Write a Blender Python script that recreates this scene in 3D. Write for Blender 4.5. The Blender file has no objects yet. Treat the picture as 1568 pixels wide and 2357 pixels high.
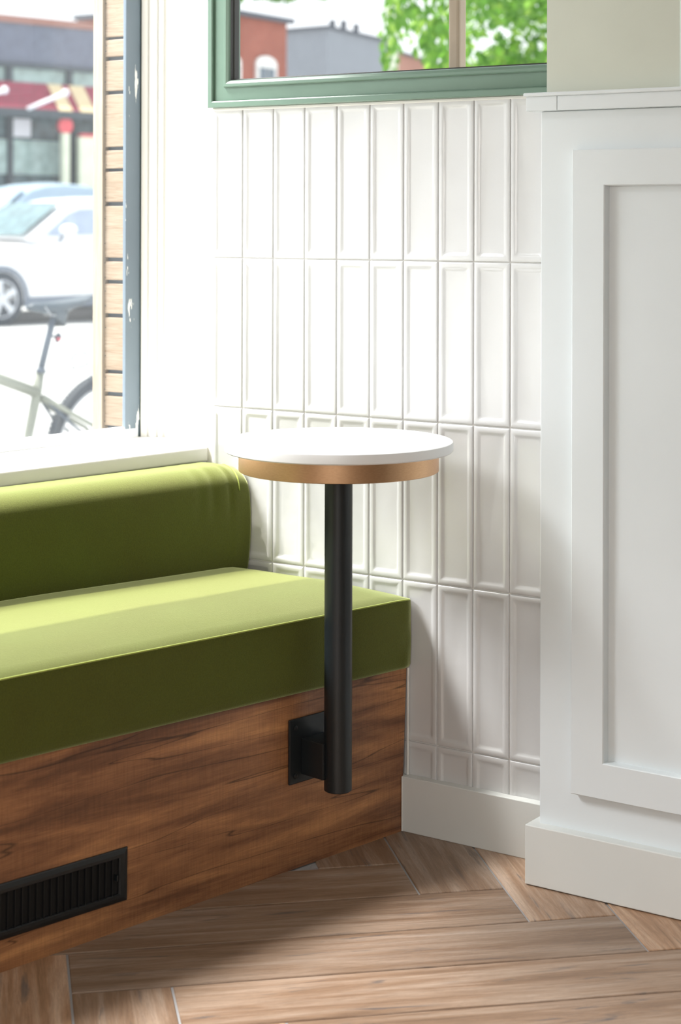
import bpy, bmesh, math, random
from mathutils import Vector, Matrix
random.seed(7)
R = math.radians
S = bpy.context.scene
C = S.collection
PI = math.pi

# ------------------------------------------------------------------ camera
YAW = 0.6017
cam = bpy.data.cameras.new('camera'); cam_o = bpy.data.objects.new('camera', cam); C.objects.link(cam_o)
cam.sensor_fit = 'VERTICAL'; cam.sensor_height = 36.0
cam.lens = 4200.0 / 2357.0 * 36.0
cam.shift_y = (508.76 - 1178.5) / 2357.0
cam_o.matrix_world = (Matrix.Translation((2.3429, -2.9449, 1.1595)) @ Matrix.Rotation(YAW, 4, 'Z')
                      @ Matrix.Rotation(PI/2, 4, 'X') @ Matrix.Rotation(0.0024, 4, 'Z'))
cam.clip_start = 0.05; cam.clip_end = 400
cam.dof.use_dof = True; cam.dof.focus_distance = 3.3; cam.dof.aperture_fstop = 5.0
S.camera = cam_o

# ------------------------------------------------------------------ world, sun, exposure
SKY = 1.6
w = bpy.data.worlds.new('world'); S.world = w; w.use_nodes = True
wn = w.node_tree.nodes; wl = w.node_tree.links
bg = wn['Background']
tc = wn.new('ShaderNodeTexCoord'); sp = wn.new('ShaderNodeSeparateXYZ'); rp = wn.new('ShaderNodeValToRGB')
wl.new(tc.outputs['Generated'], sp.inputs[0]); wl.new(sp.outputs['Z'], rp.inputs[0])
rp.color_ramp.elements[0].position = 0.0; rp.color_ramp.elements[0].color = (.90, .93, .95, 1)
rp.color_ramp.elements[1].position = 0.8; rp.color_ramp.elements[1].color = (.84, .92, 1.0, 1)
wl.new(rp.outputs[0], bg.inputs['Color']); bg.inputs['Strength'].default_value = SKY

sd = Vector((0.33, 0.05, -1.0)).normalized()
sun = bpy.data.lights.new('sun', 'SUN'); sun.energy = 10; sun.angle = R(.55); sun.color = (1.0, .95, .84)
sun_o = bpy.data.objects.new('sun', sun); C.objects.link(sun_o)
sun_o.rotation_euler = sd.to_track_quat('-Z', 'Y').to_euler(); sun_o.location = (-8, -2, 14)

def area(name, loc, target, sx, sy, power, col=(1, 1, 1)):
    l = bpy.data.lights.new(name, 'AREA'); l.shape = 'RECTANGLE'; l.size = sx; l.size_y = sy
    l.energy = power; l.color = col
    o = bpy.data.objects.new(name, l); C.objects.link(o); o.location = loc
    o.rotation_euler = (Vector(target) - Vector(loc)).to_track_quat('-Z', 'Y').to_euler(); l.spread = R(130)
    return o
# added unseen lamps: two boost left window sky, one fills from behind the camera
area('added_sky_light', (-1.62, -.68, 4.1), (0.30, -0.55, 0.45), 1.8, 0.8, 245, (1.0, .985, .95))
area('added_street_sky_light', (-1.95, -3.0, 3.55), (.95, -.25, .35), 1.6, 1.0, 88, (.97, .985, 1.0))
area('added_front_fill', (3.2, -5.6, 1.9), (1.2, 0, 0.9), 2.4, 2.0, 31, (1.0, .91, .82))

vs = S.view_settings
vs.view_transform = 'Standard'; vs.look = 'None'; vs.gamma = 1.0; vs.use_curve_mapping = False
vs.exposure = 0.0

# ------------------------------------------------------------------ helpers
def link_obj(name, me, mat=None, parent=None):
    o = bpy.data.objects.new(name, me); C.objects.link(o)
    if mat is not None:
        for m in (mat if isinstance(mat, (list, tuple)) else [mat]): me.materials.append(m)
    if parent is not None: o.parent = parent
    return o
def from_bm(name, bm, mat=None, parent=None, smooth=None):
    bmesh.ops.recalc_face_normals(bm, faces=bm.faces[:])
    me = bpy.data.meshes.new(name); bm.to_mesh(me); bm.free()
    if smooth is not None:
        me.polygons.foreach_set('use_smooth', [True]*len(me.polygons))
        if smooth < 180:
            try: me.set_sharp_from_angle(angle=R(smooth))
            except Exception: pass
    return link_obj(name, me, mat, parent)
def tag(o, label, cat, group=None, kind=None):
    if label: o['label'] = label
    if cat: o['category'] = cat
    if group: o['group'] = group
    if kind: o['kind'] = kind
    return o
def struct(o): o['kind'] = 'structure'; return o
def empty(name, loc=(0, 0, 0), rz=0.0, parent=None):
    o = bpy.data.objects.new(name, None); C.objects.link(o); o.location = loc; o.rotation_euler = (0, 0, rz)
    o.empty_display_size = .1
    if parent: o.parent = parent
    return o
def bx(bm, x0, x1, y0, y1, z0, z1, bev=0, seg=2):
    vs_ = [bm.verts.new((x, y, z)) for z in (z0, z1) for (x, y) in ((x0, y0), (x1, y0), (x1, y1), (x0, y1))]
    fs = [bm.faces.new([vs_[i] for i in q]) for q in ((3, 2, 1, 0), (4, 5, 6, 7), (0, 1, 5, 4), (1, 2, 6, 5), (2, 3, 7, 6), (3, 0, 4, 7))]
    if bev > 0:
        es = list({e for f in fs for e in f.edges})
        bmesh.ops.bevel(bm, geom=es, offset=bev, segments=seg, affect='EDGES', profile=.5)
def box(name, x0, x1, y0, y1, z0, z1, mat, parent=None, bev=0, seg=2):
    bm = bmesh.new(); bx(bm, x0, x1, y0, y1, z0, z1, bev, seg)
    return from_bm(name, bm, mat, parent, None)
def prism(bm, pts, z0, z1):
    a = [bm.verts.new((p[0], p[1], z0)) for p in pts]; b = [bm.verts.new((p[0], p[1], z1)) for p in pts]
    n = len(pts)
    bm.faces.new(a[::-1]); bm.faces.new(b)
    for i in range(n): bm.faces.new((a[i], a[(i+1) % n], b[(i+1) % n], b[i]))
def lathe(bm, prof, seg=64, c=(0, 0), axis='Z'):
    rings = []
    for (r, z) in prof:
        ring = []
        for i in range(seg):
            a = 2*PI*i/seg
            if axis == 'Z': p = (c[0]+r*math.cos(a), c[1]+r*math.sin(a), z)
            elif axis == 'Y': p = (c[0]+r*math.cos(a), z, c[1]+r*math.sin(a))
            ring.append(bm.verts.new(p))
        rings.append(ring)
    for A, B in zip(rings, rings[1:]):
        for i in range(seg): bm.faces.new((A[i], A[(i+1) % seg], B[(i+1) % seg], B[i]))
    return rings
def capped(bm, prof, seg=64, c=(0, 0), axis='Z'):
    r = lathe(bm, prof, seg, c, axis); bm.faces.new(r[0][::-1]); bm.faces.new(r[-1])
def tube(bm, pts, rad, seg=10, closed=False):
    pts = [Vector(p) for p in pts]; n = len(pts)
    rads = rad if isinstance(rad, (list, tuple)) else [rad]*n
    rings = []; up = None
    for i, p in enumerate(pts):
        if closed: t = pts[(i+1) % n]-pts[i-1]
        else: t = pts[min(i+1, n-1)]-pts[max(i-1, 0)]
        t.normalize()
        if up is None:
            up = Vector((0, 0, 1)) if abs(t.z) < .9 else Vector((1, 0, 0))
        u = t.cross(up)
        if u.length < 1e-5: u = t.cross(Vector((0, 1, 0)))
        u.normalize(); v = t.cross(u)
        rings.append([bm.verts.new(p+u*math.cos(2*PI*k/seg)*rads[i]+v*math.sin(2*PI*k/seg)*rads[i]) for k in range(seg)])
    m = n if closed else n-1
    for i in range(m):
        A, B = rings[i], rings[(i+1) % n]
        for k in range(seg): bm.faces.new((A[k], A[(k+1) % seg], B[(k+1) % seg], B[k]))
    if not closed: bm.faces.new(rings[0][::-1]); bm.faces.new(rings[-1])

# ------------------------------------------------------------------ materials
class NT:
    def __init__(s, name):
        s.m = bpy.data.materials.new(name); s.m.use_nodes = True; s.t = s.m.node_tree
        s.b = s.t.nodes['Principled BSDF']; s.out = s.t.nodes['Material Output']
    def n(s, typ, **kw):
        x = s.t.nodes.new(typ)
        for k, v in kw.items():
            if k in x.inputs: x.inputs[k].default_value = v
            else: setattr(x, k, v)
        return x
    def l(s, a, b): s.t.links.new(a, b)
    def set(s, **kw):
        for k, v in kw.items():
            s.b.inputs[k.replace('_', ' ')].default_value = v
    def coord(s, scale=(1, 1, 1), kind='Object'):
        t = s.n('ShaderNodeTexCoord'); mp = s.n('ShaderNodeMapping'); mp.inputs['Scale'].default_value = scale
        s.l(t.outputs[kind], mp.inputs['Vector']); return mp.outputs[0]
    def noise(s, vec, scale, detail=4, rough=.5, dist=0):
        x = s.n('ShaderNodeTexNoise'); x.inputs['Scale'].default_value = scale; x.inputs['Detail'].default_value = detail
        x.inputs['Roughness'].default_value = rough; x.inputs['Distortion'].default_value = dist
        if vec is not None: s.l(vec, x.inputs['Vector'])
        return x.outputs['Fac']
    def ramp(s, fac, stops):
        x = s.n('ShaderNodeValToRGB'); e = x.color_ramp.elements
        while len(e) < len(stops): e.new(.5)
        for i, (p, c) in enumerate(stops):
            e[i].position = p; e[i].color = (c[0], c[1], c[2], 1) if isinstance(c, (tuple, list)) else (c, c, c, 1)
        s.l(fac, x.inputs[0]); return x.outputs[0]
    def mix(s, fac, a, b, mode='MIX'):
        x = s.n('ShaderNodeMix'); x.data_type = 'RGBA'; x.blend_type = mode
        for sock, v in ((0, fac), (6, a), (7, b)):
            if hasattr(v, 'links') or isinstance(v, bpy.types.NodeSocket): s.l(v, x.inputs[sock])
            elif sock == 0: x.inputs[0].default_value = v
            else: x.inputs[sock].default_value = (v[0], v[1], v[2], 1)
        return x.outputs[2]
    def bump(s, h, strength=.3, dist=.002):
        x = s.n('ShaderNodeBump'); x.inputs['Strength'].default_value = strength; x.inputs['Distance'].default_value = dist
        s.l(h, x.inputs['Height']); s.l(x.outputs[0], s.b.inputs['Normal'])
    def col(s, o): s.l(o, s.b.inputs['Base Color'])

def plain(name, col, rough=.5, metal=0.0, var=.06, bump=0.0, bscale=120, **kw):
    t = NT(name); t.set(Roughness=rough, Metallic=metal)
    v = t.coord()
    n = t.noise(v, 6, 3)
    a = tuple(c*(1-var) for c in col); b = tuple(min(1, c*(1+var)) for c in col)
    t.col(t.ramp(n, [(.3, a), (.7, b)]))
    if bump: t.bump(t.noise(v, bscale, 4), bump, .001)
    for k, v2 in kw.items(): t.b.inputs[k.replace('_', ' ')].default_value = v2
    return t.m

M = {}
M['trim'] = plain('cream_white_paint', (.80, .79, .74), .38, var=.02, bump=.10, bscale=60)
M['casing'] = plain('window_white_paint', (.77, .76, .72), .42, var=.02, bump=.12, bscale=40)
M['panel'] = plain('panelling_white_paint', (.755, .805, .825), .42, var=.015, bump=.10, bscale=90)
M['base'] = plain('baseboard_paint', (.70, .715, .69), .42, var=.02, bump=.16, bscale=80)
M['wall'] = plain('sage_wall_paint', (.62, .65, .565), .6, var=.03, bump=.2, bscale=90)
M['white_wall'] = plain('white_wall_paint', (.84, .83, .80), .6, var=.02, bump=.1)
M['dim_wall'] = plain('taupe_wall_paint', (.40, .37, .33), .6, var=.02)
M['ceiling'] = plain('ceiling_paint', (.60, .58, .55), .7, var=.02)
M['grout'] = plain('grout', (.80, .79, .76), .8, var=.06, bump=.3, bscale=400)
M['quartz'] = plain('white_tabletop', (.84, .85, .85), .32, var=.012)
M['black'] = plain('black_powder_coat', (.011, .015, .0175), .38, var=.15, bump=.12, bscale=500)
M['vent'] = plain('vent_black_enamel', (.008, .0095, .0105), .42, var=.15, bump=.1, bscale=300)
M['void'] = plain('duct_dark', (.004, .004, .004), .8)
M['brass'] = None
M['sash'] = None

t = NT('glazed_white_tile'); t.set(Roughness=.16)
v = t.coord(); n1 = t.noise(v, 5, 3); n2 = t.noise(v, 38, 3)
cc = t.ramp(n1, [(.25, (.605, .605, .60)), (.75, (.665, .67, .67))])
t.col(cc)
t.b.inputs['Coat Weight'].default_value = .3; t.b.inputs['Coat Roughness'].default_value = .12
t.bump(n2, .22, .002); M['tile'] = t.m

t = NT('brushed_brass'); t.set(Metallic=1.0, Roughness=.34)
v = t.coord((1, 1, 8)); n = t.noise(v, 160, 4)
t.col(t.ramp(n, [(.3, (.60, .36, .20)), (.7, (.68, .42, .24))])); t.b.inputs['Anisotropic'].default_value = .4
M['brass'] = t.m

def velvet(name, c0, c1, sheen=(.92, 1.0, .50)):
    t = NT(name); t.set(Roughness=.78)
    v = t.coord(); n = t.noise(v, 3.0, 4, .6); f = t.noise(v, 420, 3, .7); n3 = t.noise(v, 11, 4)
    mm = t.mix(.25, n, n3)
    c = t.ramp(mm, [(.35, c0), (.65, c1)])
    c2 = t.mix(.35, c, t.ramp(f, [(.3, tuple(x*.55 for x in c0)), (.75, tuple(x*1.45 for x in c1))]))
    t.col(c2)
    t.b.inputs['Sheen Weight'].default_value = 1.0; t.b.inputs['Sheen Roughness'].default_value = .42
    t.b.inputs['Sheen Tint'].default_value = (*sheen, 1)
    t.b.inputs['Specular IOR Level'].default_value = .2
    t.bump(f, .35, .001); return t.m
M['velvet'] = velvet('olive_velvet', (.062, .062, .003), (.070, .088, .006))
M['velvet2'] = velvet('olive_velvet_piping', (.30, .36, .06), (.36, .42, .09))

# dark reclaimed-oak laminate: u runs along the grain
t = NT('rustic_brown_laminate'); t.set(Roughness=.38)
v = t.coord((1.0, 1, 9)); big = t.noise(v, 2.3, 9, .62, .35)
v2 = t.coord((4, 1, 210)); fine = t.noise(v2, 3.0, 5, .7, .4)
v3 = t.coord((90, 1, 7)); saw = t.noise(v3, 3.0, 2, .5)
v4 = t.coord((.55, 1, 11)); crk = t.noise(v4, 2.0, 2, .45, .35)
c = t.ramp(big, [(.28, (.095, .039, .019)), (.43, (.215, .092, .042)), (.55, (.37, .168, .073)), (.72, (.66, .33, .135))])
c = t.mix(.50, c, t.ramp(fine, [(.3, (.50, .47, .45)), (.65, (1.1, 1.06, 1.0))]), 'MULTIPLY')
c = t.mix(.22, c, t.ramp(saw, [(.35, (.55, .52, .5)), (.6, (1.2, 1.2, 1.2))]), 'MULTIPLY')
cr = t.ramp(crk, [(.494, 1.0), (.4985, .12), (.5015, .12), (.506, 1.0)])
c = t.mix(.75, c, cr, 'MULTIPLY')
t.col(c); t.bump(fine, .25, .001); M['laminate'] = t.m

# wood-look porcelain floor: UV u along the plank, attribute 'rnd' per plank
t = NT('herringbone_wood_tile'); t.set(Roughness=.42)
uv = t.n('ShaderNodeUVMap'); at = t.n('ShaderNodeAttribute'); at.attribute_name = 'rnd'
def fm(scale):
    mp = t.n('ShaderNodeMapping'); mp.inputs['Scale'].default_value = scale
    t.l(uv.outputs[0], mp.inputs['Vector']); return mp.outputs[0]
big = t.noise(fm((1.2, 20, 1)), 1.5, 8, .66, .7)
fine = t.noise(fm((9, 130, 1)), 2.0, 5, .7, .6)
blotch = t.noise(fm((2.2, 20, 1)), 1.3, 5, .6, 2.2)
curl = t.noise(fm((3.5, 26, 1)), 2.0, 3, .5, 4.5)
c = t.ramp(big, [(.25, (.20, .115, .064)), (.45, (.355, .22, .135)), (.60, (.49, .35, .25)), (.80, (.66, .53, .43))])
c = t.mix(.50, c, t.ramp(fine, [(.3, (.55, .52, .50)), (.65, (1.12, 1.1, 1.08))]), 'MULTIPLY')
c = t.mix(.20, c, t.ramp(curl, [(.44, 1.1), (.5, .55), (.56, 1.1)]), 'MULTIPLY')
dk = t.ramp(blotch, [(.60, 0.0), (.72, .85)])
c = t.mix(dk, c, (.11, .10, .10))
sepr = t.n('ShaderNodeSeparateColor'); t.l(at.outputs['Color'], sepr.inputs[0])
c = t.mix(1.0, c, t.ramp(sepr.outputs[0], [(0, (.66, .68, .72)), (.5, (1.04, 1.02, 1.01)), (1, (1.42, 1.29, 1.15))]), 'MULTIPLY')
t.col(c); t.bump(fine, .3, .0015); M['plank'] = t.m
M['floor_grout'] = plain('floor_grout', (.34, .335, .34), .8, var=.1, bump=.3, bscale=300)

# painted sash, slate with chipped white paint
t = NT('chipped_slate_paint'); t.set(Roughness=.45)
v = t.coord((6, 6, 1)); n = t.noise(v, 5.0, 5, .6); v2 = t.coord(); n2 = t.noise(v2, 2.5, 2)
gz = t.n('ShaderNodeTexCoord'); sx = t.n('ShaderNodeSeparateXYZ'); t.l(gz.outputs['Object'], sx.inputs[0])
low = t.n('ShaderNodeMapRange'); low.inputs['From Min'].default_value = .70; low.inputs['From Max'].default_value = .90
low.inputs['To Min'].default_value = .09; low.inputs['To Max'].default_value = 0.0; t.l(sx.outputs['Z'], low.inputs['Value'])
ad = t.n('ShaderNodeMath', operation='ADD'); t.l(n, ad.inputs[0]); t.l(low.outputs[0], ad.inputs[1])
k = t.ramp(ad.outputs[0], [(.632, 0.0), (.642, 1.0)])
t.col(t.mix(k, t.ramp(n2, [(.3, (.135, .175, .215)), (.7, (.155, .20, .24))]), (.80, .80, .77))); M['sash'] = t.m
M['sash_white'] = plain('sash_rail_white_paint', (.80, .83, .86), .45, var=.04, bump=.3, bscale=60)
M['sash_edge'] = plain('sash_edge_green_paint', (.045, .07, .06), .5)
M['green'] = plain('sage_green_frame_paint', (.145, .228, .175), .34, var=.03, bump=.08, bscale=70)
M['gasket'] = plain('black_gasket', (.02, .02, .015), .5)
M['mullion'] = plain('tan_post', (.36, .285, .20), .5, var=.05)

def glass(name, dirt, tint=(1, 1, 1)):
    t = NT(name); t.t.nodes.remove(t.b)
    tr = t.n('ShaderNodeBsdfTransparent'); tr.inputs[0].default_value = (*tint, 1)
    gl = t.n('ShaderNodeBsdfGlossy'); gl.inputs['Roughness'].default_value = .02
    tl = t.n('ShaderNodeBsdfTranslucent'); tl.inputs[0].default_value = (.9, .95, 1, 1)
    v = t.coord(); sp_ = t.noise(v, 260, 2, .5); sm = t.noise(v, 3, 3)
    a = t.ramp(sp_, [(.70, 0.0), (.76, 1.0)]); b = t.ramp(sm, [(.3, .35), (.7, 1.0)])
    mm = t.n('ShaderNodeMath', operation='MULTIPLY_ADD'); t.l(a, mm.inputs[0]); mm.inputs[1].default_value = dirt*2.0
    m2 = t.n('ShaderNodeMath', operation='MULTIPLY'); t.l(b, m2.inputs[0]); m2.inputs[1].default_value = dirt
    t.l(m2.outputs[0], mm.inputs[2])
    m1 = t.n('ShaderNodeMixShader'); t.l(mm.outputs[0], m1.inputs[0]); t.l(tr.outputs[0], m1.inputs[1]); t.l(tl.outputs[0], m1.inputs[2])
    lw = t.n('ShaderNodeLayerWeight'); lw.inputs['Blend'].default_value = .5
    pw = t.n('ShaderNodeMath', operation='POWER'); t.l(lw.outputs['Facing'], pw.inputs[0]); pw.inputs[1].default_value = 5.0
    fr = t.n('ShaderNodeMath', operation='MULTIPLY_ADD'); t.l(pw.outputs[0], fr.inputs[0]); fr.inputs[1].default_value = .25; fr.inputs[2].default_value = .006
    m3 = t.n('ShaderNodeMixShader'); t.l(fr.outputs[0], m3.inputs[0]); t.l(m1.outputs[0], m3.inputs[1]); t.l(gl.outputs[0], m3.inputs[2])
    t.l(m3.outputs[0], t.out.inputs[0]); return t.m
M['glass_dusty'] = glass('dusty_shop_glass', .018)
M['glass'] = glass('clear_glass', .006)

# pale cedar
t = NT('pale_cedar'); t.set(Roughness=.6)
v = t.coord((3, 3, 40)); n = t.noise(v, 3.5, 6, .6, 1.2); at = t.n('ShaderNodeObjectInfo')
v2 = t.coord((14, 14, 240)); f = t.noise(v2, 2, 4)
c = t.ramp(n, [(.3, (.235, .165, .107)), (.5, (.29, .22, .152)), (.7, (.33, .26, .19))])
c = t.mix(.35, c, t.ramp(f, [(.35, (.7, .66, .6)), (.6, (1.08, 1.08, 1.08))]), 'MULTIPLY')
t.col(c); t.bump(f, .2, .001); M['cedar'] = t.m
t = NT('pale_cedar_upright'); t.set(Roughness=.6)
v = t.coord((40, 40, 2.5)); n = t.noise(v, 3.0, 5, .6, .8)
t.col(t.ramp(n, [(.3, (.29, .23, .165)), (.55, (.36, .29, .215)), (.75, (.40, .335, .255))])); M['cedar_v'] = t.m
M['backing'] = plain('grey_backing_paint', (.12, .15, .18), .6)
M['nail'] = plain('nail_head', (.05, .05, .05), .5)

# ------------------------------------------------------------------ directions
AL = R(80.27)                              # the bench and the street run along this direction
dA = Vector((math.cos(AL), math.sin(AL), 0)); nA = Vector((dA.y, -dA.x, 0))
F = Vector((.4763, -.0232, 0))             # foot of the bench face at the tiled wall
def BP(o, s, z=0.0): return F + nA*o + dA*s + Vector((0, 0, z))   # offset into the room, distance along, height
def s_at_y(o, y): return (y - F.y - nA.y*o)/dA.y

# ------------------------------------------------------------------ floor
Wp = .1517; q0 = .8240; p0 = -.3210
def floor():
    bm = bmesh.new(); uvl = bm.loops.layers.uv.new('UVMap'); cl = bm.loops.layers.color.new('rnd')
    g = .0019; s2 = math.sqrt(.5)
    def plank(pa, pb, qa, qb, along_p):
        xc = ((pa+pb)/2+(qa+qb)/2)*s2; yc = ((pa+pb)/2-(qa+qb)/2)*s2
        if xc < .1 or xc > 4.6 or yc > .5 or yc < -5.4: return
        pa += g; pb -= g; qa += g; qb -= g
        r = random.random(); ou, ov = random.uniform(0, 30), random.uniform(0, 30)
        def P(p, q, z): return bm.verts.new(((p+q)*s2, (p-q)*s2, z))
        b = .0014
        lo = [P(pa, qa, -.004), P(pb, qa, -.004), P(pb, qb, -.004), P(pa, qb, -.004)]
        m = [P(pa, qa, -.0012), P(pb, qa, -.0012), P(pb, qb, -.0012), P(pa, qb, -.0012)]
        hi = [P(pa+b, qa+b, 0), P(pb-b, qa+b, 0), P(pb-b, qb-b, 0), P(pa+b, qb-b, 0)]
        fs = [bm.faces.new(hi)]
        for A, B in ((lo, m), (m, hi)):
            for i in range(4): fs.append(bm.faces.new((A[i], A[(i+1) % 4], B[(i+1) % 4], B[i])))
        for f in fs:
            for lp in f.loops:
                x, y = lp.vert.co.x, lp.vert.co.y
                p = (x+y)*s2; q = (x-y)*s2
                lp[uvl].uv = ((p if along_p else q)+ou, (q if along_p else p)+ov)
                lp[cl] = (r, r, r, 1)
    for j in range(-40, 60):
        for m_ in range(-6, 7):
            c0 = j+12*m_
            plank(p0+c0*Wp, p0+(c0+6)*Wp, q0+j*Wp, q0+(j+1)*Wp, True)
    for c in range(-60, 60):
        for m_ in range(-6, 7):
            r0 = c-11+12*m_
            plank(p0+c*Wp, p0+(c+1)*Wp, q0+r0*Wp, q0+(r0+6)*Wp, False)
    nf = len(bm.faces)
    v = [bm.verts.new(p) for p in ((-.1, -5.2, -.0025), (4.5, -5.2, -.0025), (4.5, .1, -.0025), (-.1, .1, -.0025))]
    f = bm.faces.new(v); f.material_index = 1
    # keep the planks inside the room
    for co, no in (((0, .1, 0), (0, 1, 0)), ((4.5, 0, 0), (1, 0, 0)), ((0, -5.2, 0), (0, -1, 0))):
        bmesh.ops.bisect_plane(bm, geom=bm.verts[:]+bm.edges[:]+bm.faces[:], plane_co=co, plane_no=no, clear_outer=True)
    me = bpy.data.meshes.new('floor'); bm.to_mesh(me); bm.free()
    return struct(link_obj('floor', me, [M['plank'], M['floor_grout']]))
floor()

# ------------------------------------------------------------------ tiled back wall
TW, TH, ZT = .0776, .305, 1.3890
def tiles(bm, x0, x1, z0, z1):
    yb, rnd = .006, random
    g = .0011
    x0 += g; x1 -= g; z0 += g; z1 -= g
    jd = rnd.uniform(-.0004, .0004)
    def loop(inset, rad, y, wob=0.0):
        a, b, c, d = x0+inset, x1-inset, z0+inset*1.12, z1-inset*1.12
        pts = []
        for (cx, cz, a0) in ((b-rad, c+rad, -90), (b-rad, d-rad, 0), (a+rad, d-rad, 90), (a+rad, c+rad, 180)):
            for k in range(5):
                an = R(a0+22.5*k); pts.append((cx+rad*math.cos(an), cz+rad*math.sin(an)))
            if a0 in (0-90+0, ) or a0 == 90:
                pass
        out = []
        n = len(pts)
        for i in range(n):
            p, q = pts[i], pts[(i+1) % n]
            out.append(p)
            L = math.hypot(p[0]-q[0], p[1]-q[1])
            if i in (4, 14):
                for k in range(1, 9): out.append((p[0]+(q[0]-p[0])*k/9, p[1]+(q[1]-p[1])*k/9))
            if i in (9, 19):
                for k in range(1, 3): out.append((p[0]+(q[0]-p[0])*k/3, p[1]+(q[1]-p[1])*k/3))
        return [bm.verts.new((px+rnd.gauss(0, 1)*wob, y+jd, pz+rnd.gauss(0, 1)*wob)) for (px, pz) in out]
    yo = rnd.uniform(-.0008, .0008)
    L = [loop(0, .0012, yb), loop(0, .0012, .0012), loop(.0008, .0014, .0002), loop(.0018, .0015, -.0002),
         loop(.0078+yo, .003, -.0004, .00025), loop(.0098+yo, .0045, .0004, .0004), loop(.0125+yo, .006, .0020, .0004), loop(.015+yo, .007, .0024, .0002)]
    for A, B in zip(L, L[1:]):
        n = len(A)
        for i in range(n): bm.faces.new((A[i], A[(i+1) % n], B[(i+1) % n], B[i]))
    bm.faces.new(L[-1])
def back_wall():
    root = struct(empty('wall_back'))
    bm = bmesh.new()
    bx(bm, -.017, .85, .0037, .06, -.02, 1.41)
    bx(bm, -.017, .02, .0035, .045, 1.41, 2.40)
    bx(bm, -.017, .86, .0035, .06, 2.25, 3.0)
    bx(bm, .80, 1.095, .0035, .12, 0, 3.0)
    from_bm('wall_core', bm, M['grout'], root)
    bm = bmesh.new()
    for j in range(5):
        for k in range(11):
            tiles(bm, .0012+k*TW, .0012+(k+1)*TW, ZT-(j+1)*TH, ZT-j*TH)
    bmesh.ops.bisect_plane(bm, geom=bm.verts[:]+bm.edges[:]+bm.faces[:], plane_co=(0, 0, .098), plane_no=(0, 0, -1), clear_outer=True)
    o = from_bm('tiling', bm, M['tile'], root, 60)
    # thin bead of caulk under the window frame
    box('caulk_bead', .003, .84, -.004, .004, 1.3845, 1.3905, M['casing'], root, .0015)
    return root
back_wall()
# baseboard under the tiles
bm = bmesh.new()
bx(bm, .46, .83, -.018, .0035, 0, .1045, .0015)
struct(from_bm('baseboard_back', bm, M['base'], None, None))

# ------------------------------------------------------------------ green framed window above the tiles
def frame_sweep(name, x0, x1, z0, z1, prof, mat, parent, smooth=35):
    bm = bmesh.new(); rings = []
    for (i, y) in prof:
        rings.append([bm.verts.new(p) for p in ((x0+i, y, z0+i), (x1-i, y, z0+i), (x1-i, y, z1-i), (x0+i, y, z1-i))])
    for A, B in zip(rings, rings[1:]):
        for k in range(4): bm.faces.new((A[k], A[(k+1) % 4], B[(k+1) % 4], B[k]))
    return from_bm(name, bm, mat, parent, smooth)
win2 = struct(empty('window_2'))
FX0, FX1, FZ0, FZ1 = .0025, .8425, 1.3905, 2.28
frame_sweep('window_frame', FX0, FX1, FZ0, FZ1, [(0, .02), (0, -.0185), (.0015, -.020), (.0105, -.020), (.0125, -.0185), (.0135, -.012), (.0155, -.0125),
            (.040, -.0125), (.0408, -.0175), (.0425, -.0195), (.0475, -.0195), (.0525, -.0165), (.0545, -.012), (.0545, .02)], M['green'], win2, 15)
frame_sweep('gasket', FX0, FX1, FZ0, FZ1, [(.0535, -.0125), (.0550, -.0122), (.0556, -.004), (.0575, -.003), (.0575, .012)], M['gasket'], win2)
box('pane', FX0+.05, FX1-.05, .006, .009, FZ0+.05, FZ1-.05, M['glass'], win2)
bm = bmesh.new(); bx(bm, .5315, .5565, .055, .085, 1.405, 2.30, .006, 3)
from_bm('mullion', bm, M['mullion'], win2, None)

# ------------------------------------------------------------------ white panelling on the right with its ledge
wr = struct(empty('wall_right'))
YB = -.108
box('wainscot_body', .8216, 3.0, YB, .0, 0, 1.352, M['panel'], wr, .0015)
bm = bmesh.new()
for (a, b) in ((.8905, 1.62), (1.75, 2.6)):
    rings = []
    for (i, y) in ((0, YB+.001), (0, YB-.0155), (.0015, YB-.017), (.0605, YB-.017), (.062, YB-.0155), (.0635, YB+.001)):
        zz0, zz1 = .173+i, 1.2835-i
        rings.append([bm.verts.new(p) for p in ((a+i, y, zz0), (b-i, y, zz0), (b-i, y, zz1), (a+i, y, zz1))])
    for A, B in zip(rings, rings[1:]):
        for k in range(4): bm.faces.new((A[k], A[(k+1) % 4], B[(k+1) % 4], B[k]))
from_bm('panel_moulding', bm, M['panel'], wr, 35)
box('upper_wall', .8325, 1.0825, YB, .003, 1.384, 3.0, M['wall'], wr)
box('upper_wall', 2.4, 4.5, YB, .003, 1.384, 3.0, M['wall'], wr)
tr = struct(empty('trim_1'))
box('ledge', .7993, 3.0, -.134, 0, 1.3775, 1.384, M['panel'], tr, .002)
box('fascia', .8021, .8625, -.128, -.0, 1.3525, 1.3775, M['panel'], tr, .001)
box('fascia', .8632, 3.0, -.1277, -.0, 1.3525, 1.3775, M['panel'], tr, .001)
box('baseboard_right', .8046, 3.0, -.1306, -.0, .0015, .1055, M['base'], None, .0018); struct(bpy.data.objects['baseboard_right'])

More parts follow.
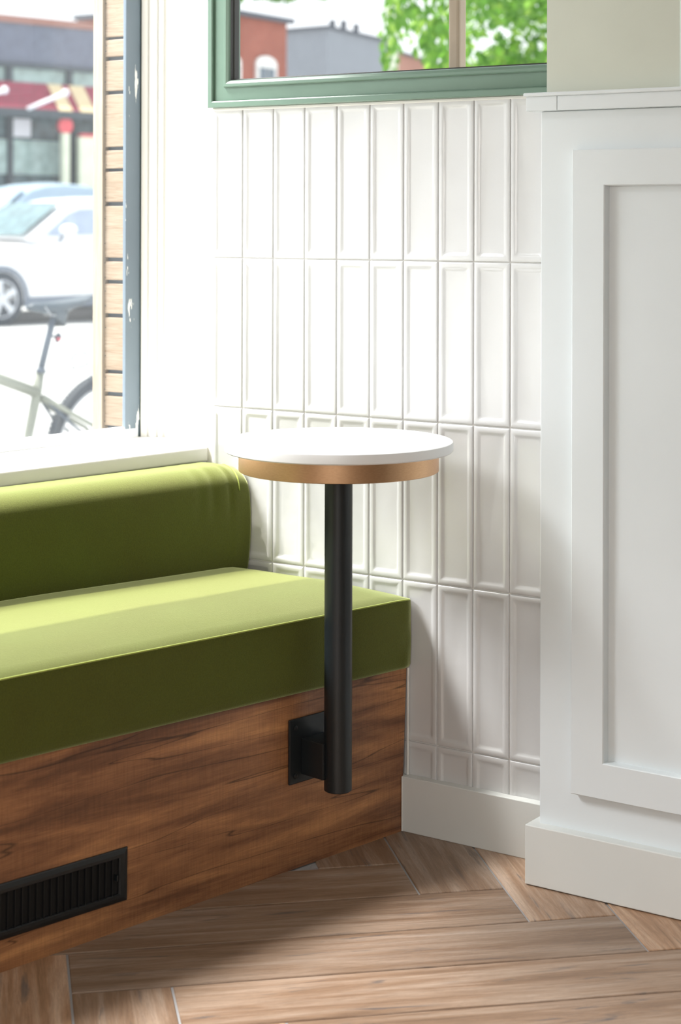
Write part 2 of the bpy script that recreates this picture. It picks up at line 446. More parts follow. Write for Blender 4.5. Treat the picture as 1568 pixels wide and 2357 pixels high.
# ------------------------------------------------------------------ window wall on the left: splayed reveal, moulded jamb, sash, sill
W0 = Vector((-.0170, .0120)); W1 = Vector((-.1712, .0882)); W2 = Vector((-.2440, .0640))
dj = (W2-W1).normalized(); nj = Vector((-dj.y, dj.x))
if nj.y > 0: nj = -nj
Lj = (W2-W1).length
dS = Vector((math.cos(R(83.0)), math.sin(R(83.0)))); nS = Vector((-dS.y, dS.x))     # along the sash / outward
win1 = struct(empty('window_1'))
SILL_T = .6932
def onj(tt, off): p = W1+dj*(Lj*tt)+nj*off; return (p.x, p.y)
prof = [onj(0, 0), onj(.30, .000), onj(.345, .000), onj(.36, .006), onj(.37, .007), onj(.46, .007), onj(.475, .0045), onj(.485, .001), onj(.52, .001), onj(.535, .004), onj(.60, .0065), onj(.70, .0065), onj(.75, .005), onj(.77, .0015),
        onj(.80, .0015), onj(.82, .005), onj(.86, .0065), onj(.97, .0065), onj(1.0, .005)]
bm = bmesh.new()
prism(bm, prof+[(W2.x+.005, .115), (W1.x, .125)], SILL_T-.03, 2.3)
from_bm('jamb_casing', bm, M['casing'], win1, 30)
bm = bmesh.new()
prism(bm, [(.0012, .002), (W0.x, W0.y), (W1.x, W1.y), (W1.x, .125), (-.10, .105), (-.017, .06)], 0, 3.0)
struct(from_bm('wall_left', bm, M['white_wall']))
# sash
SP = W2+Vector((-.001, .002))
def sp(s, o): p = SP+dS*s+nS*o; return (p.x, p.y)
def bar(bm, s0, s1, o0, o1, z0, z1): prism(bm, [sp(s0, o0), sp(s1, o0), sp(s1, o1), sp(s0, o1)], z0, z1)
SL = -2.3
bm = bmesh.new()
bar(bm, -.0475, -.004, .0, .009, SILL_T-.01, 2.25)
bar(bm, SL, SL+.05, .0, .009, SILL_T-.01, 2.25)
bar(bm, SL, -.0475, .0, .009, 2.19, 2.25)
from_bm('sash_stile', bm, M['sash'], win1)
bm = bmesh.new(); bar(bm, -.006, .004, -.004, .03, SILL_T-.01, 2.25); from_bm('sash_edge', bm, M['sash_edge'], win1)
bm = bmesh.new()
pr = [(-.001, SILL_T-.01), (-.001, SILL_T+.017), (.0025, SILL_T+.0225), (.0095, SILL_T+.024), (.0095, SILL_T-.01)]
def rail(bm, s0, s1):
    a = [bm.verts.new((*sp(s0, o), z)) for o, z in pr]; b = [bm.verts.new((*sp(s1, o), z)) for o, z in pr]
    bm.faces.new(a); bm.faces.new(b[::-1])
    for i in range(len(pr)): bm.faces.new((a[i], a[(i+1) % len(pr)], b[(i+1) % len(pr)], b[i]))
rail(bm, SL, -.012)
from_bm('sash_rail', bm, M['sash_white'], win1, 30)
bm = bmesh.new(); bar(bm, SL+.02, -.03, .0035, .0055, SILL_T, 2.21); from_bm('pane', bm, M['glass_dusty'], win1)
# sill
dF = Vector((math.cos(R(81.5)), math.sin(R(81.5)))); P0 = Vector((-.0095, -.004)); PL = P0-dF*2.45
BL = SP-dS*2.45
bm = bmesh.new()
prism(bm, [(P0.x, P0.y), (W0.x, W0.y), (W1.x, W1.y), (W2.x, W2.y), (SP.x, SP.y), (BL.x, BL.y), (PL.x, PL.y)], .6640, SILL_T)
es = [e for e in bm.edges if abs(e.verts[0].co.z-e.verts[1].co.z) < 1e-6 and {tuple(round(c, 3) for c in v.co.xy) for v in e.verts} == {(round(P0.x, 3), round(P0.y, 3)), (round(PL.x, 3), round(PL.y, 3))}]
bmesh.ops.bevel(bm, geom=es, offset=.005, segments=4, affect='EDGES', profile=.5)
from_bm('window_sill', bm, M['casing'], win1, 50)
# wall below, above and beyond the window
bm = bmesh.new()
q = Vector((-.022, -.006)); q2 = q-dF*2.5
prism(bm, [(q.x, q.y), (q2.x, q2.y), (q2.x-.2, q2.y), (q.x-.2, q.y+.03)], -.02, .664)
struct(from_bm('wall_left', bm, M['white_wall']))
bm = bmesh.new()
q3 = q-dF*5.3
prism(bm, [(q.x, q.y), (q3.x, q3.y), (q3.x-.25, q3.y), (q.x-.21, q.y+.03)], 2.22, 3.0)
struct(from_bm('wall_left', bm, M['white_wall'])); bm = bmesh.new()
q4 = q-dF*2.3
prism(bm, [(q4.x, q4.y), (q3.x, q3.y), (q3.x-.25, q3.y), (q4.x-.25, q4.y)], -.02, 2.22)
struct(from_bm('wall_left', bm, M['white_wall']))

# outdoors side of the corner: slatted cedar cladding with an upright
scr = tag(empty('cedar_screen', (-.30, .062, .6)), 'pale cedar slat cladding with uneven gaps, outside the left window beside its slate blue sash', 'slat cladding')
def sc(name, x0, x1, y0, y1, z0, z1, mat, bev=0):
    o = box(name, x0+.30, x1+.30, y0-.062, y1-.062, z0-.6, z1-.6, mat, scr, bev); return o
sc('backing_board', -.392, -.236, .082, .110, .55, 2.3, M['backing'])
gaps = [(1.5618, 1.5561), (1.5189, 1.5104), (1.4437, 1.4361), (1.3209, 1.3133), (1.2733, 1.2666), (1.2, 1.1914), (1.0781, 1.0695), (1.0286, 1.021), (.9553, .9468), (.8316, .824), (.7831, .7745), (.7095, .702)]
zs = []; top = 1.66
for (a, b) in gaps: zs.append((a, top)); top = b
zs.append((.60, top)); zs.append((1.667, 1.76)); zs.append((1.767, 1.85)); zs.append((1.857, 1.97)); zs.append((1.977, 2.1))
for (a, b) in zs:
    o = sc('slat', -.3640, -.243, .070, .0815, a, b, M['cedar'], .0022)
    for f in (.22, .78):
        z = a+(b-a)*f-.6+random.uniform(-.006, .006); x = -.0535+random.uniform(-.002, .002)
        bm = bmesh.new(); capped(bm, [(.0011, .0068), (.0011, .0078)], 8, (x, z), 'Y')
        from_bm('nail_head', bm, M['nail'], o)
sc('upright', -.3845, -.3560, .062, .088, .60, 2.2, M['cedar_v'], .0015)
# pier wall the cladding is fixed to
bm = bmesh.new(); prism(bm, [(-.388, .11), (-.17, .126), (-.17, .15), (-.388, .15)], -.3, 3.0)
struct(from_bm('wall_left', bm, M['white_wall']))

# ------------------------------------------------------------------ rest of the shop (behind the camera)
box('ceiling', -.24, 4.5, -5.2, .12, 3.0, 3.1, M['ceiling']); struct(bpy.data.objects['ceiling'])
bm = bmesh.new(); bx(bm, 4.5, 4.6, -5.2, .12, 0, 3.0); struct(from_bm('wall_side', bm, M['dim_wall']))
bm = bmesh.new()
bx(bm, -.9, 1.9, -5.3, -5.2, 0, 3.0); bx(bm, 1.9, 4.5, -5.3, -5.2, 2.5, 3.0); bx(bm, .3, 4.5, -5.3, -5.2, 0, .35)
struct(from_bm('wall_front', bm, M['dim_wall']))
bm = bmesh.new(); bx(bm, 3.0, 4.5, -.12, .003, 0, 1.384); from_bm('lower_wall', bm, M['wall'], wr)

# ------------------------------------------------------------------ banquette
bench = tag(empty('banquette_bench', (F.x, F.y, 0)), 'olive green velvet banquette with a brown wood base, below the left window', 'bench')
def to_bench(o):   # parts are built in room coordinates; hang them on the bench's base point
    o.matrix_parent_inverse = Matrix.Translation((-F.x, -F.y, 0)); return o
YE = -.0035; SLEN = -2.25
# wooden base: own axes so that the grain follows the bench
pb = bmesh.new(); bx(pb, 0, 2.3, 0, .02, 0, .330)
po = from_bm('base_panel', pb, M['laminate'], bench)
po.rotation_euler = (0, 0, AL); po.location = BP(0, SLEN) - F
sE = s_at_y(0, YE)
# trim the panel's end at the tiled wall (shortened above the baseboard level by nothing but the wall itself)
for v_ in po.data.vertices:
    if v_.co.x > 1: v_.co.x = (s_at_y(-v_.co.y, -.0185 if v_.co.z < .01 else -.0042) - SLEN)
# caulk line where base meets tiles
bm = bmesh.new(); e = BP(0.001, s_at_y(0, -.004)); tube(bm, [(e.x+.001, -.003, .105), (e.x+.0015, -.003, .309)], .0028, 8)
e2 = BP(0.001, s_at_y(0, -.018)); tube(bm, [(e2.x+.0008, -.019, .001), (e2.x+.0008, -.019, .104)], .0013, 8)
to_bench(from_bm('caulk_line', bm, M['casing'], bench, 60))

def loft(name, sec_fn, svals, mat, closed=True, smooth=180):
    bm = bmesh.new(); rings = []
    for i, s in enumerate(svals):
        rings.append([bm.verts.new(p) for p in sec_fn(s)])
    n = len(rings[0])
    for A, B in zip(rings, rings[1:]):
        for k in range(n if closed else n-1): bm.faces.new((A[k], A[(k+1) % n], B[(k+1) % n], B[k]))
    bm.faces.new(rings[0][::-1]); bm.faces.new(rings[-1])
    o = from_bm(name, bm, mat, bench, smooth); return to_bench(o)
from mathutils import noise as mn
# seat cushion section (o, z); d = distance from the wall end
def seat_sec(y_end):
    d = YE-y_end
    endf = min(1, max(0, d/.05)); rise = .0135*min(1, d/.9)
    drop = .0075*(1-endf)**2
    pts = []
    zb, zt = .3095+rise, .4425+rise-drop*.3
    of = .0122-.004*max(0, 1-d/.012)
    pts += [(-.40, zb), (of-.010, zb-.0005), (of-.003, zb+.002), (of, zb+.008)]
    for k in range(1, 10):
        z = zb+.008+(zt-zb-.012)*k/10
        pts.append((of+.0035*math.sin(PI*k/10)*endf, z))
    pts += [(of-.0008, zt-.003), (of-.003, zt)]
    cr = .0225*(.45+.55*endf)+.006*min(1, d/.5)
    for k in range(1, 15):
        u = k/14; o_ = of-.003-u*.40
        z = zt+cr*(1-(1-min(1, u*2.1))**2.3)
        pts.append((o_, z))
    out = []
    for (o_, z) in pts:
        s = s_at_y(o_, y_end); p = BP(o_, s, z)
        nv = mn.noise(Vector((p.x*9, p.y*5, p.z*9)))*.0012
        wr_ = mn.noise(Vector((p.x*30, p.y*60, p.z*22)))*.0022*max(0, 1-d/.06)
        p.z += nv*.8; p += nA*(nv+wr_)
        out.append(p)
    return out
ys = [YE, YE-.002, YE-.005, YE-.010, YE-.016, YE-.024, YE-.034, YE-.046] + [YE-.046-.02*i for i in range(1, 106)]
loft('seat_cushion', seat_sec, ys, M['velvet'])
def cord(name, fn, r, ys_):
    bm = bmesh.new(); tube(bm, [fn(y) for y in ys_], r, 6); return to_bench(from_bm(name, bm, M['velvet2'], bench, 180))
def seam(y):
    sct = seat_sec(y); a = sct[14]; b = sct[13]
    return (a+b)/2+nA*.0006+Vector((0, 0, .0006))
cord('seat_piping', seam, .0016, ys[2:])
# backrest (o, z) with round top, running under the window sill
OB = -.3745
def back_sec(y_end):
    d = YE-y_end; e_ = min(1, max(0, d/.045)); e_ = e_**.5
    zt = .668-.010*(1-e_); rr = .050
    of = OB-.004*(1-e_)+.002
    pts = [(-.49, .44), (of-.012, .44), (of-.002, .452)]
    for k in range(0, 9):
        z = .460+(zt-rr-.460)*k/8; pts.append((of+.007*math.sin(PI*(k+.5)/10), z))
    oc = of-rr
    for k in range(1, 11):
        a = R(90*k/10); pts.append((oc+rr*math.cos(a)+.002*math.cos(a), zt-rr+rr*math.sin(a)))
    pts += [(-.452, zt+.001), (-.470, zt-.003), (-.49, zt-.006)]
    out = []
    for (o_, z) in pts:
        if z > .655 and o_ < -.455: z = min(z, .6630)
        s = s_at_y(o_, y_end); p = BP(o_, s, z)
        nv = mn.noise(Vector((p.x*8, p.y*4, p.z*8)))*.0018
        fold = 0
        if z > .56:
            for c_, wd, am in ((.050, .006, .0030), (.094, .010, .0022), (.13, .012, .0012)):
                fold -= am*math.exp(-((d-c_-(.66-z)*.12)/wd)**2)*min(1, (z-.56)/.05)
        p += nA*(nv+fold)
        if z < .655: p.z += nv*.4
        out.append(p)
    return out
ys2 = [YE-.0005, YE-.003, YE-.006, YE-.011, YE-.017, YE-.024, YE-.032] + [YE-.032-.006*i for i in range(1, 25)] + [YE-.176-.03*i for i in range(1, 66)]
loft('backrest_cushion', back_sec, ys2, M['velvet'])
def eseam(i):
    sct = back_sec(YE-.020-.0010*(22-i)); return sct[i]+nA*.0006
bm = bmesh.new(); tube(bm, [eseam(i)+Vector((0, 0, .0004)) for i in range(11, 22)], .0011, 6); to_bench(from_bm('end_seam', bm, M['velvet2'], bench, 180))

# ------------------------------------------------------------------ vent grille in the bench base
vg = tag(empty('vent_grille', (0, 0, 0)), 'black metal vent grille with upright louvres set in the brown wood bench base', 'vent')
vg.location = BP(0.0005, -.6655, .0915); vg.rotation_euler = (0, R(.7), AL)
VL, VH = .335, .0865
bm = bmesh.new(); rings = []
for (i, y) in ((0, 0), (0, -.003), (.002, -.0045), (.010, -.0065), (.0165, -.0065), (.0185, -.004), (.0185, 0)):
    rings.append([bm.verts.new(p) for p in ((-VL+i, y, -VH/2+i*.78), (-i, y, -VH/2+i*.78), (-i, y, VH/2-i*.78), (-VL+i, y, VH/2-i*.78))])
for A, B in zip(rings, rings[1:]):
    for k in range(4): bm.faces.new((A[k], A[(k+1) % 4], B[(k+1) % 4], B[k]))
from_bm('vent_frame', bm, M['vent'], vg, None)
box('backing', -VL+.01, -.01, -.0008, 0, -VH/2+.01, VH/2-.01, M['void'], vg)
x = -.0185-.0137
while x > -VL+.02:
    bm = bmesh.new(); bx(bm, x-.0006, x+.0006, -.0055, -.0008, -VH/2+.0135, VH/2-.0135); from_bm('louvre', bm, M['vent'], vg); x -= .0137
bm = bmesh.new(); bx(bm, -.0265, -.0235, -.0095, -.001, -.006, .004, .0008); from_bm('lever', bm, M['black'], vg)

# ------------------------------------------------------------------ bistro table
tb = tag(empty('bistro_table', (.5031, -.2693, 0)), 'small round white table with copper rim band on a black pole', 'table')
TZ = .7700
bm = bmesh.new(); capped(bm, [(.195, TZ-.0188), (.2015, TZ-.0185), (.2036, TZ-.0165), (.2038, TZ-.004), (.2030, TZ-.0012), (.2005, TZ)], 128)
from_bm('tabletop', bm, M['quartz'], tb, 18)
bm = bmesh.new(); capped(bm, [(.1772, TZ-.0533), (.1782, TZ-.0525), (.1782, TZ-.0188)], 128)
from_bm('rim_band', bm, M['brass'], tb, 18)
bm = bmesh.new(); capped(bm, [(.0225, .1462), (.0248, .1480), (.0248, TZ-.0533)], 64)
from_bm('pole', bm, M['black'], tb, 18)
lc = lambda o, s: (BP(o, s).x-.5031, BP(o, s).y+.2693)
def obar(name, o0, o1, s0, s1, z0, z1, mat, bev=.002):
    cx = lc((o0+o1)/2, (s0+s1)/2)
    bm = bmesh.new(); bx(bm, -(s1-s0)/2, (s1-s0)/2, -(o1-o0)/2, (o1-o0)/2, z0, z1, bev)
    ob = from_bm(name, bm, mat, tb, None); ob.location = (cx[0], cx[1], 0); ob.rotation_euler = (0, 0, AL); return ob
pl = obar('mounting_plate', .0003, .0055, -.2970, -.1810, .1535, .2695, M['black'], .002)
obar('bracket_arm', .005, .060, -.268, -.210, .168, .2330, M['black'], .002)
for (s_, z_) in ((-.283, .254), (-.283, .168), (-.195, .254), (-.195, .168)):
    bm = bmesh.new(); capped(bm, [(.0045, -.0), (.0045, .0015), (.002, .0028)], 16)
    ob = from_bm('screw', bm, M['black'], tb, 50)
    c_ = lc(.0055, s_); ob.location = (c_[0], c_[1], z_); ob.rotation_euler = (R(90), 0, AL)

# ================================================================== outdoors
G = -.32
def st(name, label, cat, s, d, z=G, group=None):    # a thing in the street: x along the street, y away from the shop
    P = Vector((-.35, 0, 0))+dA*s-nA*d
    return tag(empty(name, (P.x, P.y, z), AL), label, cat, group)
M['asphalt'] = plain('pale_concrete', (.50, .51, .52), .8, var=.05)
M['road'] = plain('sunlit_asphalt', (.38, .39, .40), .85, var=.06)
bm = bmesh.new()
prism(bm, [(-60, -60), (-.26, -60), (-.26, -5.35), (-.95, -5.35), (-.20, .0), (-.2, .13), (60, .13), (60, 90), (-60, 90)], G-.1, G)
gr = struct(from_bm('ground', bm, M['asphalt']))
bm = bmesh.new()
P_ = lambda s, d: tuple((Vector((-.35, 0, 0))+dA*s-nA*d).xy)
prism(bm, [P_(-10, 6.0), P_(60, 6.0), P_(60, 19.2), P_(-10, 19.2)], G, G+.006)
struct(from_bm('street', bm, M['road']))
bm = bmesh.new(); prism(bm, [P_(-10, 19.2), P_(60, 19.2), P_(60, 19.5), P_(-10, 19.5)], G, G+.12)
struct(from_bm('kerb', bm, M['asphalt']))

M['car_white'] = plain('white_car_paint', (.85, .86, .88), .25, var=.01, Coat_Weight=.5)
M['car_blue'] = plain('silver_blue_car_paint', (.30, .40, .50), .3, var=.02)
M['tyre'] = plain('tyre_rubber', (.045, .055, .07), .8)
M['cladding'] = plain('grey_plastic_cladding', (.16, .19, .24), .6)
M['rim'] = plain('alloy_rim', (.62, .65, .70), .3, .3)
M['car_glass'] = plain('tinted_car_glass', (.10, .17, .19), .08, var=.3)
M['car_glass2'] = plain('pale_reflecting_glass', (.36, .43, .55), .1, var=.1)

def car(root, L, Wd, hz, paint, side_glass, front_glass, detail=True):
    # local: x from front bumper (0) to tail (L); y 0 = near flank; z above ground
    def section(x, prof):
        (z0, zt, inset) = prof; pts = []; hw = Wd/2
        raw = [(-hw+.06+inset, z0), (-hw+inset, z0+.10), (-hw-.0+inset, (z0+zt)*.5), (-hw+.03+inset, zt-.12), (-hw+.12+inset, zt-.02), (-hw+.35, zt), (0, zt+.01)]
        raw += [(-a, b) for a, b in raw[-2::-1]]
        return [(x, y+hw, z) for y, z in raw]
    k = hz/1.75
    low = [(0, .35, .62, .30), (.04, .28, .72, .18), (.18, .25, .86, .06), (.5, .24, .98, .01), (1.0, .24, 1.06, 0), (1.35, .26, 1.12, 0), (1.7, .30, 1.21, 0),
           (2.4, .32, 1.235, 0), (3.2, .34, 1.25, 0), (L-.5, .34, 1.27, .02), (L-.12, .36, 1.22, .08), (L, .42, 1.05, .22)]
    bm = bmesh.new(); rings = []
    for (x, z0, zt, ins) in low: rings.append([bm.verts.new(p) for p in section(x, (z0*k, zt*k, ins))])
    n = len(rings[0])
    for A, B in zip(rings, rings[1:]):
        for i in range(n): bm.faces.new((A[i], A[(i+1) % n], B[(i+1) % n], B[i]))
    bm.faces.new(rings[0][::-1]); bm.faces.new(rings[-1])
    from_bm('body', bm, paint, root, 50)
    # greenhouse: roof shell plus pillars
    hw = Wd/2
    def gh(x, z, ins): return (x, ins, z*k), (x, Wd-ins, z*k)
    side = [(1.42, 1.19, .09), (1.85, 1.45, .16), (2.25, 1.66, .23), (2.6, 1.725, .26), (3.0, 1.75, .27), (3.6, 1.72, .27), (4.0, 1.62, .24), (4.25, 1.35, .14), (4.3, 1.22, .09)]
    bm = bmesh.new(); prev = None
    for (x, z, ins) in side:
        pts = []
        for i in range(9):
            u = i/8; y = ins+(Wd-2*ins)*u; zz = z*k+.05*k*(1-(2*u-1)**4)*(1 if z > 1.5 else .4)
            pts.append(bm.verts.new((x, y, zz)))
        if prev:
            for i in range(8): bm.faces.new((prev[i], prev[i+1], pts[i+1], pts[i]))
        prev = pts
    roof = from_bm('roof', bm, paint, root, 60)
    m = roof.modifiers.new('thick', 'SOLIDIFY'); m.thickness = .03
    # flanks of the greenhouse
    for nm, yy, sg in (('cabin_side', 0, 1), ('cabin_side', Wd, -1)):
        bm = bmesh.new()
        lo = [(x, yy+sg*.085, 1.16*k) for (x, z, ins) in side]; up = [(x, yy+sg*ins, z*k) for (x, z, ins) in side]
        a = [bm.verts.new(p) for p in lo]; b = [bm.verts.new(p) for p in up]
        for i in range(len(a)-1): bm.faces.new((a[i], a[i+1], b[i+1], b[i]))
        from_bm(nm, bm, paint, root, 60)
    # glass
    def poly(nm, pts, mat):
        bm = bmesh.new(); bm.faces.new([bm.verts.new(p) for p in pts]); o = from_bm(nm, bm, mat, root)
        m = o.modifiers.new('thick', 'SOLIDIFY'); m.thickness = .008; m.offset = 0; return o
    e = .014
    for (yy, sg) in ((0, 1), (Wd, -1)):
        def q(x, z): 
            t_ = (z-1.16)/(1.66-1.16); ins = .085+(.23-.085)*t_; return (x, yy+sg*(ins-e), z*k)
        poly('side_window', [q(1.72, 1.235), q(2.72, 1.255), q(2.78, 1.62), q(2.45, 1.615), q(2.22, 1.55)], side_glass)
        poly('side_window', [q(2.86, 1.26), q(3.75, 1.28), q(3.62, 1.60), q(2.90, 1.62)], side_glass)
    ws = [(1.40, .16, 1.215), (1.40, Wd-.16, 1.215), (1.85, Wd-.225, 1.495), (2.18, Wd-.29, 1.675), (2.18, .29, 1.675), (1.85, .225, 1.495)]
    bm = bmesh.new(); vv = [bm.verts.new((x-.02, y, (z+.035)*k)) for x, y, z in ws]
    bm.faces.new((vv[0], vv[1], vv[2], vv[5])); bm.faces.new((vv[5], vv[2], vv[3], vv[4])); 
    o = from_bm('windshield', bm, front_glass, root); m = o.modifiers.new('thick', 'SOLIDIFY'); m.thickness = .008; m.offset = 0
    # wheels
    for xw in (.93, L-.95):
        for (yy, sg) in ((0, 1), (Wd, -1)):
            wz = .375*k
            def Y(v): return yy+sg*v
            bm = bmesh.new(); seg = 40
            def ring(r, y_): return [bm.verts.new((xw+r*math.cos(2*PI*i/seg), y_, wz+r*math.sin(2*PI*i/seg))) for i in range(seg)]
            rs = [ring(.385*k, Y(.05)), ring(.385*k, Y(-.012)), ring(.455*k, Y(-.012)), ring(.455*k, Y(.05))]
            for A, B in zip(rs, rs[1:]):
                for i in range(seg): bm.faces.new((A[i], A[(i+1) % seg], B[(i+1) % seg], B[i]))
            for v_ in bm.verts: v_.co.z = max(v_.co.z, .26*k)
            from_bm('arch_trim', bm, M['cladding'], root, 40)
            bm = bmesh.new(); capped(bm, [(.30*k, Y(.22)), (.36*k, Y(.20)), (.375*k, Y(.12)), (.372*k, Y(.0)), (.345*k, Y(-.016)), (.27*k, Y(-.018)), (.262*k, Y(.0))], 48, (xw, wz), 'Y')
            ty = from_bm('wheel', bm, M['tyre'], root, 50)
            bm = bmesh.new(); r_ = lathe(bm, [(.262*k, Y(-.012)), (.245*k, Y(-.016)), (.235*k, Y(.02))], 40, (xw, wz), 'Y')
            capped(bm, [(.055*k, Y(-.012)), (.05*k, Y(-.020))], 20, (xw, wz), 'Y')
            for i in range(5):
                a = R(90+72*i+10); ca, sa = math.cos(a), math.sin(a); hw_ = .032
                pts = [(.04, -hw_), (.245*k, -hw_*1.6), (.245*k, hw_*1.6), (.04, hw_)]
                f1 = [bm.verts.new((xw+ca*u-sa*v, Y(-.014), wz+sa*u+ca*v)) for u, v in pts]
                f2 = [bm.verts.new((xw+ca*u-sa*v, Y(.01), wz+sa*u+ca*v)) for u, v in pts]
                bm.faces.new(f1); bm.faces.new(f2)
                for j in range(4): bm.faces.new((f1[j], f1[(j+1) % 4], f2[(j+1) % 4], f2[j]))
            from_bm('rim', bm, M['rim'], ty, 40)
    for (yy, sg) in ((0, 1), (Wd, -1)):
        bm = bmesh.new()
        ys_ = sorted((yy-sg*.008, yy+sg*.06))
        bx(bm, 1.38, L-1.4, ys_[0], ys_[1], .235*k, .40*k, .02); from_bm('sill_cladding', bm, M['cladding'], root, 40)
        # mirror: rounded housing on a dark foot
        bm = bmesh.new(); bmesh.ops.create_uvsphere(bm, u_segments=20, v_segments=12, radius=1)
        for v_ in bm.verts: v_.co = Vector((v_.co.x*.11, v_.co.y*.14, v_.co.z*.085))+Vector((1.98, yy-sg*.14, 1.315*k))
        mo = from_bm('mirror', bm, paint, root, 180)
        bm = bmesh.new(); tube(bm, [(1.93, yy-sg*.10, 1.26*k), (1.90, yy-sg*.02, 1.15*k)], .03, 8); from_bm('mirror_foot', bm, M['cladding'], mo, 60)

cw = st('parked_car', 'white crossover car with grey wheel arches, parked in the street outside the left window', 'car', 11.52, 17.91)
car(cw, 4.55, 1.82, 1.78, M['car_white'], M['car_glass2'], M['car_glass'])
cb = st('parked_car', 'silver blue car whose roof shows just above the white car', 'car', 14.45, 22.8)
car(cb, 4.7, 1.85, 2.10, M['car_blue'], M['car_blue'], M['car_blue'])

# ---------------- bicycle
bk = st('bicycle', 'olive grey bicycle with black saddle, leaning outside the left window', 'bicycle', 3.144, 3.8)
M['bike'] = plain('olive_grey_frame', (.21, .225, .19), .45)
M['bike_dark'] = plain('dark_bike_metal', (.07, .09, .12), .4)
M['saddle'] = plain('black_saddle', (.05, .07, .09), .5)
M['redlight'] = plain('red_lens', (.6, .05, .08), .3)
M['spoke'] = plain('steel_spokes', (.35, .37, .40), .35, .4)
def B(s, z, y=0.0): return Vector((s-3.144, y, z-G))
def btube(name, pts, r, mat, parent=None, closed=False, seg=10):
    bm = bmesh.new(); tube(bm, pts, r, seg, closed); return from_bm(name, bm, mat, parent or bk, 180)
hub = B(3.112, .045); hubf = B(2.07, .055)
WRr = .385
fr = bmesh.new()
tube(fr, [B(2.688, .447), B(2.672, .36), B(2.62, .148), B(2.577, -.02)], [.021, .023, .021, .02], 12)
tube(fr, [B(2.676, .352), B(2.46, .432), B(2.19, .53)], [.026, .026, .022], 12)
tube(fr, [B(2.577, -.02), B(2.17, .40)], .026, 12)
tube(fr, [B(2.19, .62), B(2.15, .36)], .022, 12)
for y in (-.055, .055):
    tube(fr, [B(2.69, .335, y*.25), B(2.80, .265, y), B(2.997, .164, y), hub+Vector((0, y*1.1, 0))], [.015, .012, .010, .009], 10)
    tube(fr, [B(2.577, -.02, y*.5), hub+Vector((0, y*1.1, 0))], .010, 10)
from_bm('frame', fr, M['bike'], bk, 180)
for y in (-.055, .055): btube('seat_stay_brace', [B(2.71, .315, y*.4), B(2.80, .225, y), B(2.90, .150, y)], .007, M['bike_dark'])
btube('seat_post', [B(2.768, .715), B(2.69, .453)], .0165, M['bike_dark'])
bm = bmesh.new(); tube(bm, [B(2.660, .462, -.02), B(2.69, .455), B(2.735, .445, .02)], [.006, .024, .005], 10); from_bm('seat_clamp', bm, M['bike_dark'], bk, 180)
sdm = bmesh.new(); prev = None
for i in range(13):
    u = i/12; x = 2.612+u*.35; wd_ = .018+.058*max(0, (u-.25)/.75)**1.3+.006*math.sin(PI*u); zt = .772+.03*u**2+(-.012 if u < .05 else 0); th_ = .028+.03*math.sin(PI*min(1, u*1.05))
    if i in (0, 12): wd_ *= .6; th_ *= .5
    rg = [sdm.verts.new(B(x, zt-(th_/2)+(th_/2)*math.sin(a), wd_*math.cos(a))) for a in [2*PI*k/14 for k in range(14)]]
    if prev:
        for k in range(14): sdm.faces.new((prev[k], prev[(k+1) % 14], rg[(k+1) % 14], rg[k]))
    else: sdm.faces.new(rg[::-1])
    prev = rg
sdm.faces.new(prev); from_bm('saddle', sdm, M['saddle'], bk, 180)
for y in (-.02, .02): btube('saddle_rail', [B(2.70, .755, y), B(2.735, .715, y), B(2.80, .712, y), B(2.88, .755, y)], .004, M['spoke'])
bm = bmesh.new(); tube(bm, [B(2.765, .74), B(2.80, .72), B(2.80, .66)], [.03, .045, .03], 10); from_bm('saddle_bag', bm, M['saddle'], bk, 180)
tl = btube('light_arm', [B(2.742, .622), B(2.785, .606)], .005, M['bike_dark'])
bm = bmesh.new(); tube(bm, [B(2.783, .606), B(2.79, .606), B(2.797, .603)], [.018, .026, .02], 14); from_bm('tail_light', bm, M['bike_dark'], bk, 180)
bm = bmesh.new(); tube(bm, [B(2.776, .602, -.012), B(2.786, .602, -.024)], [.007, .005], 10); from_bm('lens', bm, M['redlight'], bk, 180)
btube('rack_loop', [B(2.838, .462, -.05), B(2.90, .468, -.05), B(2.925, .476, -.05), B(2.926, .52, -.05), B(2.91, .535, -.05), B(2.85, .527, -.05), B(2.832, .505, -.05)], .005, M['bike_dark'], closed=True, seg=6)
btube('rack_strut', [B(2.925, .476, -.05), B(2.955, .468, -.05), B(2.962, .40, -.02), hub+Vector((0, -.06, 0))], .003, M['bike_dark'], seg=6)
